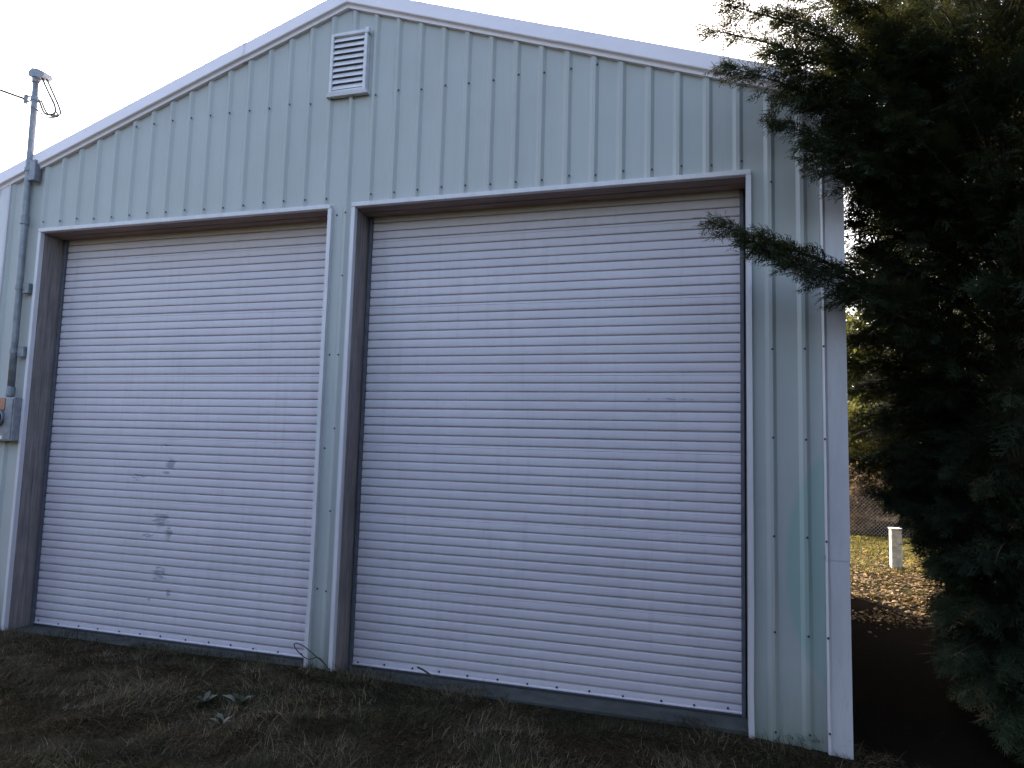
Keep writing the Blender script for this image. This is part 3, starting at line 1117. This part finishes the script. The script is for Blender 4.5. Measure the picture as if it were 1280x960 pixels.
for px, py, Y, z0 in ((1112, 632, .9, 1.75), (1128, 655, .8, 1.6), (1100, 622, 1.2, 1.8), (1142, 678, .7, 1.4), (1085, 608, 1.1, 1.8), (1152, 705, .6, 1.2), (1120, 640, 1.5, 1.7), (1070, 590, 1.4, 1.9), (1078, 575, 1.0, 1.9), (1085, 520, .9, 2.1), (1072, 450, .7, 2.4), (1082, 385, .6, 2.7), (1078, 310, .4, 3.0), (1112, 560, .8, 1.9), (1120, 480, .6, 2.2),
                      (1135, 590, .7, 1.8), (1110, 330, .2, 2.9), (1130, 400, .3, 2.6), (1078, 250, .2, 3.3), (1150, 300, .0, 3.0), (1170, 440, .1, 2.4), (1080, 480, 1.6, 2.3), (1076, 540, 1.8, 2.1), (1095, 420, 1.4, 2.6)):
    bough(px, py, Y, z0, 110, .9, .12)
for px, py, Y, z0 in ((1200, 120, -.3, 3.7), (1232, 205, -.4, 3.2), (1262, 80, -.3, 3.9), (1212, 30, -.2, 4.3), (1272, 285, -.4, 2.9), (1242, 350, -.3, 2.7), (1285, 165, -.4, 3.4), (1175, 60, -.2, 4.1), (1225, 270, -.2, 3.0), (1180, 230, -.3, 3.2), (1250, 20, .0, 4.6), (1290, 30, -.2, 4.3)):
    bough(px, py, Y, z0, 110, .9, .12)
V, F, TT, limbs = cypress_arrays(3, 8.8, .25, prof_a, 200, 30, T_NEAR, man, (.17, .34), reject_a, core=3600)
tree = thing('cypress_tree', (AX, AY, 0), 'dark green cypress with boughs reaching across the right front corner of the garage', 'tree', 'cypress trees beside the garage')
off = (AX, AY, 0)
shift(trunk_mb(8.6, .15, seed=1), off).obj('trunk', 'bark', tree, smooth=True)
shift(limbs, off).obj('limbs', 'bark', tree, smooth=True)
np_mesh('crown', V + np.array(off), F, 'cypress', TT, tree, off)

# the cypresses further back along the side of the garage
def prof_b(z, az):
    return float(np.interp(z, [1.0, 2.2, 3.4, 5.0, 7.0, 9.0], [.5, 1.25, 1.55, 1.5, 1.0, .2]))
V, F, TT, limbs = cypress_arrays(9, 9.2, 1.25, prof_b, 150, 38, T_FAR, (), (.26, .50), core=2400)
protoc = None
specs = [((10.75, 2.35, 0), 0.0, 1.02, 'tall cypress standing behind the corner cypress on its far side'),
         ((9.75, 4.9, 0), 2.1, .95, 'cypress with a bare dark trunk beside the sunlit leaf litter'),
         ((12.2, 5.6, 0), 4.0, 1.12, 'cypress in the back of the row, behind the one with the bare trunk'),
         ((12.6, 9.6, 0), 5.2, 1.15, 'cypress at the far end of the row, nearest the wire fence'),
         # unseen cypresses added towards the photographer to darken the right of the front
         ((10.4, -1.5, 0), 1.2, 1.05, 'added unseen cypress beside the lawn, shading the right of the garage front'),
         ((10.2, -4.4, 0), 3.3, 1.1, 'added unseen cypress level with the photographer, shading the garage front')]
meshes = None
for loc, rz, s, lab in specs:
    t = thing('cypress_tree', loc, lab, 'tree', 'cypress trees beside the garage')
    t.rotation_euler = (0, 0, rz)
    t.scale = (s, s, s)
    if meshes is None:
        a = trunk_mb(9.0, .14, seed=5).obj('trunk', 'bark', None, smooth=True, origin=(0, 0, 0))
        b = limbs.obj('limbs', 'bark', None, smooth=True, origin=(0, 0, 0))
        c = np_mesh('crown', V, F, 'cypress', TT)
        meshes = (a, b, c)
        for o in meshes:
            o.parent = t
    else:
        for o in meshes:
            d = o.copy()
            COL.objects.link(d)
            d.parent = t

# ------------------------------------------------------------------ grass in front of the doors
def blades(xy, z, length, az, elev, curl, width, tint):
    """curved three-segment blades, vectorised; returns V, F(quads), tint"""
    n = len(xy)
    seg = 3
    pts = []
    p = np.stack([xy[:, 0], xy[:, 1], z], 1)
    hd = np.stack([np.cos(az), np.sin(az), np.zeros(n)], 1)
    e = elev.copy()
    for k in range(seg + 1):
        pts.append(p.copy())
        d = hd * np.cos(e)[:, None]
        d[:, 2] = np.sin(e)
        p = p + d * (length / seg)[:, None]
        e = e - curl
    sd_ = np.stack([-np.sin(az), np.cos(az), np.zeros(n)], 1)
    V = []
    for k, q in enumerate(pts):
        w = width * (1 - k / (seg + .15))
        V.append(q - sd_ * w[:, None]); V.append(q + sd_ * w[:, None])
    V = np.stack(V, 1)
    F = np.array([(2 * k, 2 * k + 1, 2 * k + 3, 2 * k + 2) for k in range(seg)])
    FF = (F[None] + (np.arange(n) * (2 * (seg + 1)))[:, None, None]).reshape(-1, 4)
    return V.reshape(-1, 3), FF, np.repeat(tint, seg)

def lawn(name, n, x0, x1, y0, y1, keep, matname, lrange, seed, dry=.25, wid=.0016, erange=(.1, 1.2)):
    r = np.random.default_rng(seed)
    xy = np.stack([r.uniform(x0, x1, n), r.uniform(y0, y1, n)], 1)
    k = keep(xy[:, 0], xy[:, 1], r.random(n))
    xy = xy[k]
    n = len(xy)
    z = ground_z(xy[:, 0], xy[:, 1], True) - .004
    tuft = vnoise(xy[:, 0] * 3.3, xy[:, 1] * 3.3, 5) * .6 + vnoise(xy[:, 0] * 9, xy[:, 1] * 9, 6) * .4
    L = r.uniform(*lrange, n) * (.25 + 1.6 * tuft ** 1.3)
    az = 2 * math.pi * vnoise(xy[:, 0] * 1.7, xy[:, 1] * 1.7, 8) * 2 + r.normal(0, 1.0, n)
    el = r.uniform(*erange, n)
    curl = r.uniform(.05, .55, n)
    patch = vnoise(xy[:, 0] * 1.9, xy[:, 1] * 2.6, 12)
    tint = np.clip(r.normal(.26, .14, n) + .5 * (patch - .5) + (r.random(n) < dry) * r.uniform(.2, .6, n), 0, 1)
    V, F, T = blades(xy, z, L, az, el, curl, wid * r.uniform(.6, 1.4, n), tint)
    np_mesh(name, V, F, matname, T, kind='stuff')
    return bpy.data.objects[name]

def keep_front(x, y, u):
    near_wall = (y > -.035)
    d1 = (x > DOORS[0][0] + .05) & (x < DOORS[0][1] - .03) & (y < .262) & (x > .15) & (u < np.clip((x - .05) * .9, 0, 1))
    d2 = (x > DOORS[1][0] + .05) & ((x < 4.4) & (y < .16) & (u < .8) | (vnoise(x * 4, y * 4, 31) > .62) & (y < .10))
    thin = np.interp(x, [4.0, 4.6, 6.6, 7.0], [1, .8, .85, 1])
    okf = (y <= -.035) & ((y < -.30) | (u < thin))
    return okf | (near_wall & (d1 | d2))
g = lawn('grass', 118000, -1.6, 8.2, -2.9, .2, keep_front, 'grass', (.045, .12), 21, .33, .0021)
tag(g, 'dark matted lawn grass with dry straw before the roll-up doors', 'grass')
g = lawn('dry_straw', 7000, -1.6, 8.0, -2.6, -.05, lambda x, y, u: u < 1, 'litter', (.08, .20), 22, .8, .0014, (.0, .55))
tag(g, 'dry mown straw lying on the dark lawn', 'straw')

# sunlit grass and fallen leaves beyond the trees
def keep_lit(x, y, u):
    return (x > XR + .15) & (u < np.interp(y, [5, 8, 14], [.5, .8, 1]))
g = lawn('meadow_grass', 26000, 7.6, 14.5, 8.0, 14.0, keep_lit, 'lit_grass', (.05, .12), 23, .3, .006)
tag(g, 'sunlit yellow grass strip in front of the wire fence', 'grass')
def leaf_litter(name, n, x0, x1, y0, y1, seed):
    r = np.random.default_rng(seed)
    x, y = r.uniform(x0, x1, n), r.uniform(y0, y1, n)
    k = ((x > XR + .1) | (y < -.1)) & (r.random(n) < np.clip((y - 3.4) * .45 + (vnoise(x * 1.6, y * 1.6, 3) - .5) * 2.2, .03, 1) * np.interp(y, [8, 10.5], [1, .15]))
    x, y = x[k], y[k]
    n = len(x)
    z = ground_z(x, y) + r.uniform(.006, .035, n)
    tv = np.array([(0, -.5, 0), (.32, 0, .12), (0, .5, 0), (-.32, 0, .10)])
    D = np.stack([r.normal(0, 1, n), r.normal(0, 1, n), r.normal(0, .35, n)], 1)
    V, F, T = stamp([(tv, np.array([(0, 1, 2, 3)]))], np.stack([x, y, z], 1), D, r.uniform(.03, .085, n), r.uniform(-.5, .5, n), r.random(n), r)
    return np_mesh(name, V, F, 'litter', T, kind='stuff')
g = leaf_litter('fallen_leaves', 22000, 7.6, 14.5, 3.2, 12.0, 31)
tag(g, 'brown fallen leaves on the ground between garage wall and trees', 'leaves')

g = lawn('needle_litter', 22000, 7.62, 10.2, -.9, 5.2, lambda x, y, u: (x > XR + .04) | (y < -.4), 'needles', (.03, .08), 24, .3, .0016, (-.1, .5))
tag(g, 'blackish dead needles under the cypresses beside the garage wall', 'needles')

# ------------------------------------------------------------------ small things in the lawn
def weed(px, py, n, size, label):
    d = fwd + (px - 640) / 845.72 * r2 - (py - 480) / 845.72 * u2
    q = CAM + d * ((.05 - CAM.z) / d.z)
    zz = float(ground_z(q.x, q.y))
    t = thing('broadleaf_weed', (q.x, q.y, zz), label, 'weed', 'weeds growing in the lawn')
    r = np.random.default_rng(int(px))
    for k in range(n):
        a = 2 * math.pi * k / n + r.uniform(-.4, .4)
        L = size * r.uniform(.7, 1.2)
        e = r.uniform(.75, 1.4)
        V, F = [], []
        segs = 6
        for i in range(segs + 1):
            s = i / segs
            w = L * .20 * math.sin(math.pi * min(1, s * .88 + .10)) ** .8 * (1 + .18 * (-1) ** i)
            if i == 0: w = L * .03
            if i == segs: w = L * .02
            el = e - s * .9
            rr_ = L * s * math.cos(e - s * .45)
            h = L * s * math.sin(e - s * .45) + .01
            for q_, up in ((-w, .22 * w), (0, 0), (w, .22 * w)):
                V.append((q.x + math.cos(a) * rr_ - math.sin(a) * q_, q.y + math.sin(a) * rr_ + math.cos(a) * q_, zz + h + up))
        for i in range(segs):
            for j in range(2):
                F.append((3 * i + j, 3 * i + j + 1, 3 * i + 4 + j, 3 * i + 3 + j))
        o = mesh('leaf', V, F, 'weed_leaf', t, True, origin=(q.x, q.y, zz))
        at = o.data.attributes.new('tint', 'FLOAT', 'FACE')
        at.data.foreach_set('value', np.full(len(F), r.uniform(.1, 1), np.float32))
weed(255, 893, 6, .10, 'small pale leaved weed growing by itself in the dark lawn')
weed(298, 893, 7, .12, 'tallest pale leaved weed in the dark lawn with upright leaves')
weed(276, 922, 5, .09, 'low weed with white leaf undersides in front of the taller weeds')

def twig(name, ctrl, r, label, cat):
    b = MB()
    zc = [Vector(inv_px(*c)) for c in ctrl]
    b.tube(curve_pts(zc, 8), r, 6)
    o = b.obj(name, 'twig', None, smooth=True)
    tag(o, label, cat)
    return o
twig('bent_wire', [(412, 838, -.08), (404, 828, -.10), (392, 818, -.12), (380, 808, -.13), (370, 804, -.13), (368, 808, -.12), (376, 818, -.10), (386, 824, -.08), (398, 822, -.06), (408, 832, -.05)], .0042, 'looped dark wire stem at the foot of the post between the doors', 'wire')
twig('dry_twig', [(522, 834, -.02), (530, 838, -.05), (541, 846, -.09), (552, 856, -.13)], .008, 'short dark twig poking up beside the sill of the unmarked door', 'twig')

# ------------------------------------------------------------------ beyond the garage: fence, white post, shrubs
FY = 14.2
fence = thing('wire_fence', (11, FY, 0), 'chain link fence with steel posts behind the sunlit grass', 'fence')
for x in np.arange(7.4, 17, 2.4):
    b = MB(); b.tube([(x, FY, -.1), (x, FY, 1.55)], .028, 8)
    b.obj('fence_post', 'fence_wire', fence, smooth=True)
b = MB(); b.tube([(7.4, FY, 1.52), (17.0, FY, 1.52)], .02, 8)
b.obj('top_rail', 'fence_wire', fence, smooth=True)
b = MB()
H, pitch, wr = 1.45, .09, .0030
for sgn in (1, -1):
    k = 7.4 - H
    while k < 17.0 + H:
        xa_, xb_ = (k, k + H) if sgn > 0 else (k + H, k)
        za, zb = .03, .03 + H
        # clip to the fence length
        if min(xa_, xb_) >= 7.4 and max(xa_, xb_) <= 17.0:
            y = FY - .032 + .004 * sgn
            dx, dz = (xb_ - xa_), (zb - za)
            l = math.hypot(dx, dz)
            nx_, nz_ = -dz / l * wr, dx / l * wr
            b.add([(xa_ - nx_, y, za - nz_), (xa_ + nx_, y, za + nz_), (xb_ + nx_, y, zb + nz_), (xb_ - nx_, y, zb - nz_), (xa_, y - wr, za), (xb_, y - wr, zb)],
                  [(0, 1, 2, 3), (0, 3, 5, 4), (1, 4, 5, 2)])
        k += pitch
b.obj('wire_mesh', 'fence_wire', fence, kind='stuff')

q = CAM + (fwd + (1122 - 640) / 845.72 * r2 - (711 - 480) / 845.72 * u2) * 1.0
dd = q - CAM
q = CAM + dd * ((0 - CAM.z) / dd.z)
b = MB()
zb = float(ground_z(q.x, q.y))
b.box(q.x - .09, q.x + .09, q.y, q.y + .18, zb - .1, zb + .70, .015)
b.box(q.x - .105, q.x + .105, q.y - .015, q.y + .195, zb + .702, zb + .73, .01)
tag(b.obj('white_post', 'post_white'), 'short square white post standing in the sunlit leaf litter', 'post')

def leaf_cloud(name, loc, rx, rz, n, size, matname, label, cat, seed, trunk=True, group=None, h0=.3):
    r = np.random.default_rng(seed)
    t = thing(name, loc, label, cat, group)
    # clumps
    nc = 26
    c_ = r.normal(0, .5, (nc, 3)); c_ = c_ / np.maximum(1, np.linalg.norm(c_, axis=1, keepdims=True))
    w = r.integers(0, nc, n)
    p = c_[w] + r.normal(0, .17, (n, 3))
    p = p * np.array([rx, rx, rz]) + np.array([0, 0, rz * 1.02 + h0])
    p[:, 2] = np.maximum(p[:, 2], .05)
    tv = np.array([(0, 0, 0), (.30, .45, .06), (0, 1, -.05), (-.30, .45, .06)])
    D = r.normal(0, 1, (n, 3)); D[:, 2] -= .2
    tint = np.clip(r.normal(.45, .2, nc)[w] + r.normal(0, .15, n), 0, 1)
    V, F, T = stamp([(tv, np.array([(0, 1, 2, 3)]))], p + np.array(loc), D, r.uniform(.6, 1.3, n) * size, r.uniform(-1, 1, n), tint, r)
    if trunk:
        m = MB()
        m.tube([(loc[0], loc[1], loc[2] - .1), (loc[0] + .03, loc[1], loc[2] + h0 + rz * .6), (loc[0], loc[1] + .05, loc[2] + h0 + rz * 1.5)], [.035 + .03 * rz, .02 + .02 * rz, .008], 8)
        for k in range(12):
            q_ = c_[k] * np.array([rx, rx, rz]) + np.array([0, 0, rz * 1.02 + h0])
            m.tube([(loc[0], loc[1], loc[2] + h0 + rz * .3), tuple(q_ * .5 + np.array(loc) + np.array([0, 0, .25 * rz])), tuple(q_ + np.array(loc))], [.02 + .012 * rz, .012, .004], 5)
        m.obj('trunk', 'bark', t, smooth=True)
    np_mesh('crown', V, F, matname, T, t, loc)
    return t
leaf_cloud('russet_hedge', (10.6, 15.7, 0), 1.1, .85, 9000, .10, 'hedge', 'russet brown shrub behind the wire fence, beside the garage wall line', 'shrub', 41, h0=.1)
leaf_cloud('russet_hedge', (13.0, 16.0, 0), 1.3, .95, 9000, .10, 'hedge', 'russet brown shrub behind the wire fence, behind the white post', 'shrub', 42, h0=.1)
leaf_cloud('yellow_tree', (10.9, 19.5, 0), 1.6, 1.5, 9000, .16, 'shrub', 'sunlit yellow green small tree behind the russet shrubs', 'tree', 43, h0=.9)
leaf_cloud('yellow_tree', (15.4, 18.5, 0), 2.2, 2.4, 12000, .17, 'shrub', 'wide yellow green tree behind the fence beyond the cypress row', 'tree', 44, h0=1.0)
leaf_cloud('tall_tree', (13.5, 26, 0), 3.2, 4.2, 16000, .26, 'shrub', 'tall loose crowned tree far behind the fence', 'tree', 45, h0=1.5)

# ------------------------------------------------------------------ unseen hedge added behind the photographer to darken the lower front
for k, (x, y) in enumerate(((-4.5, -9.6), (-1.6, -9.2), (1.3, -9.8), (4.2, -9.4), (7.0, -9.7), (9.6, -9.3))):
    where = ('set past the end of the garage wall', 'facing the meter box corner', 'facing the scuffed door', 'facing the post between the doors', 'facing the unmarked door', 'next to the cypress row')[k]
    leaf_cloud('added_shade_shrub', (x, y, 0), 1.75, 2.0, 9000, .20, 'added_shrub_green', 'added unseen green shrub shading the garage front, ' + where, 'shrub', 60 + k, group='added shade shrubs behind the photographer', h0=.05)
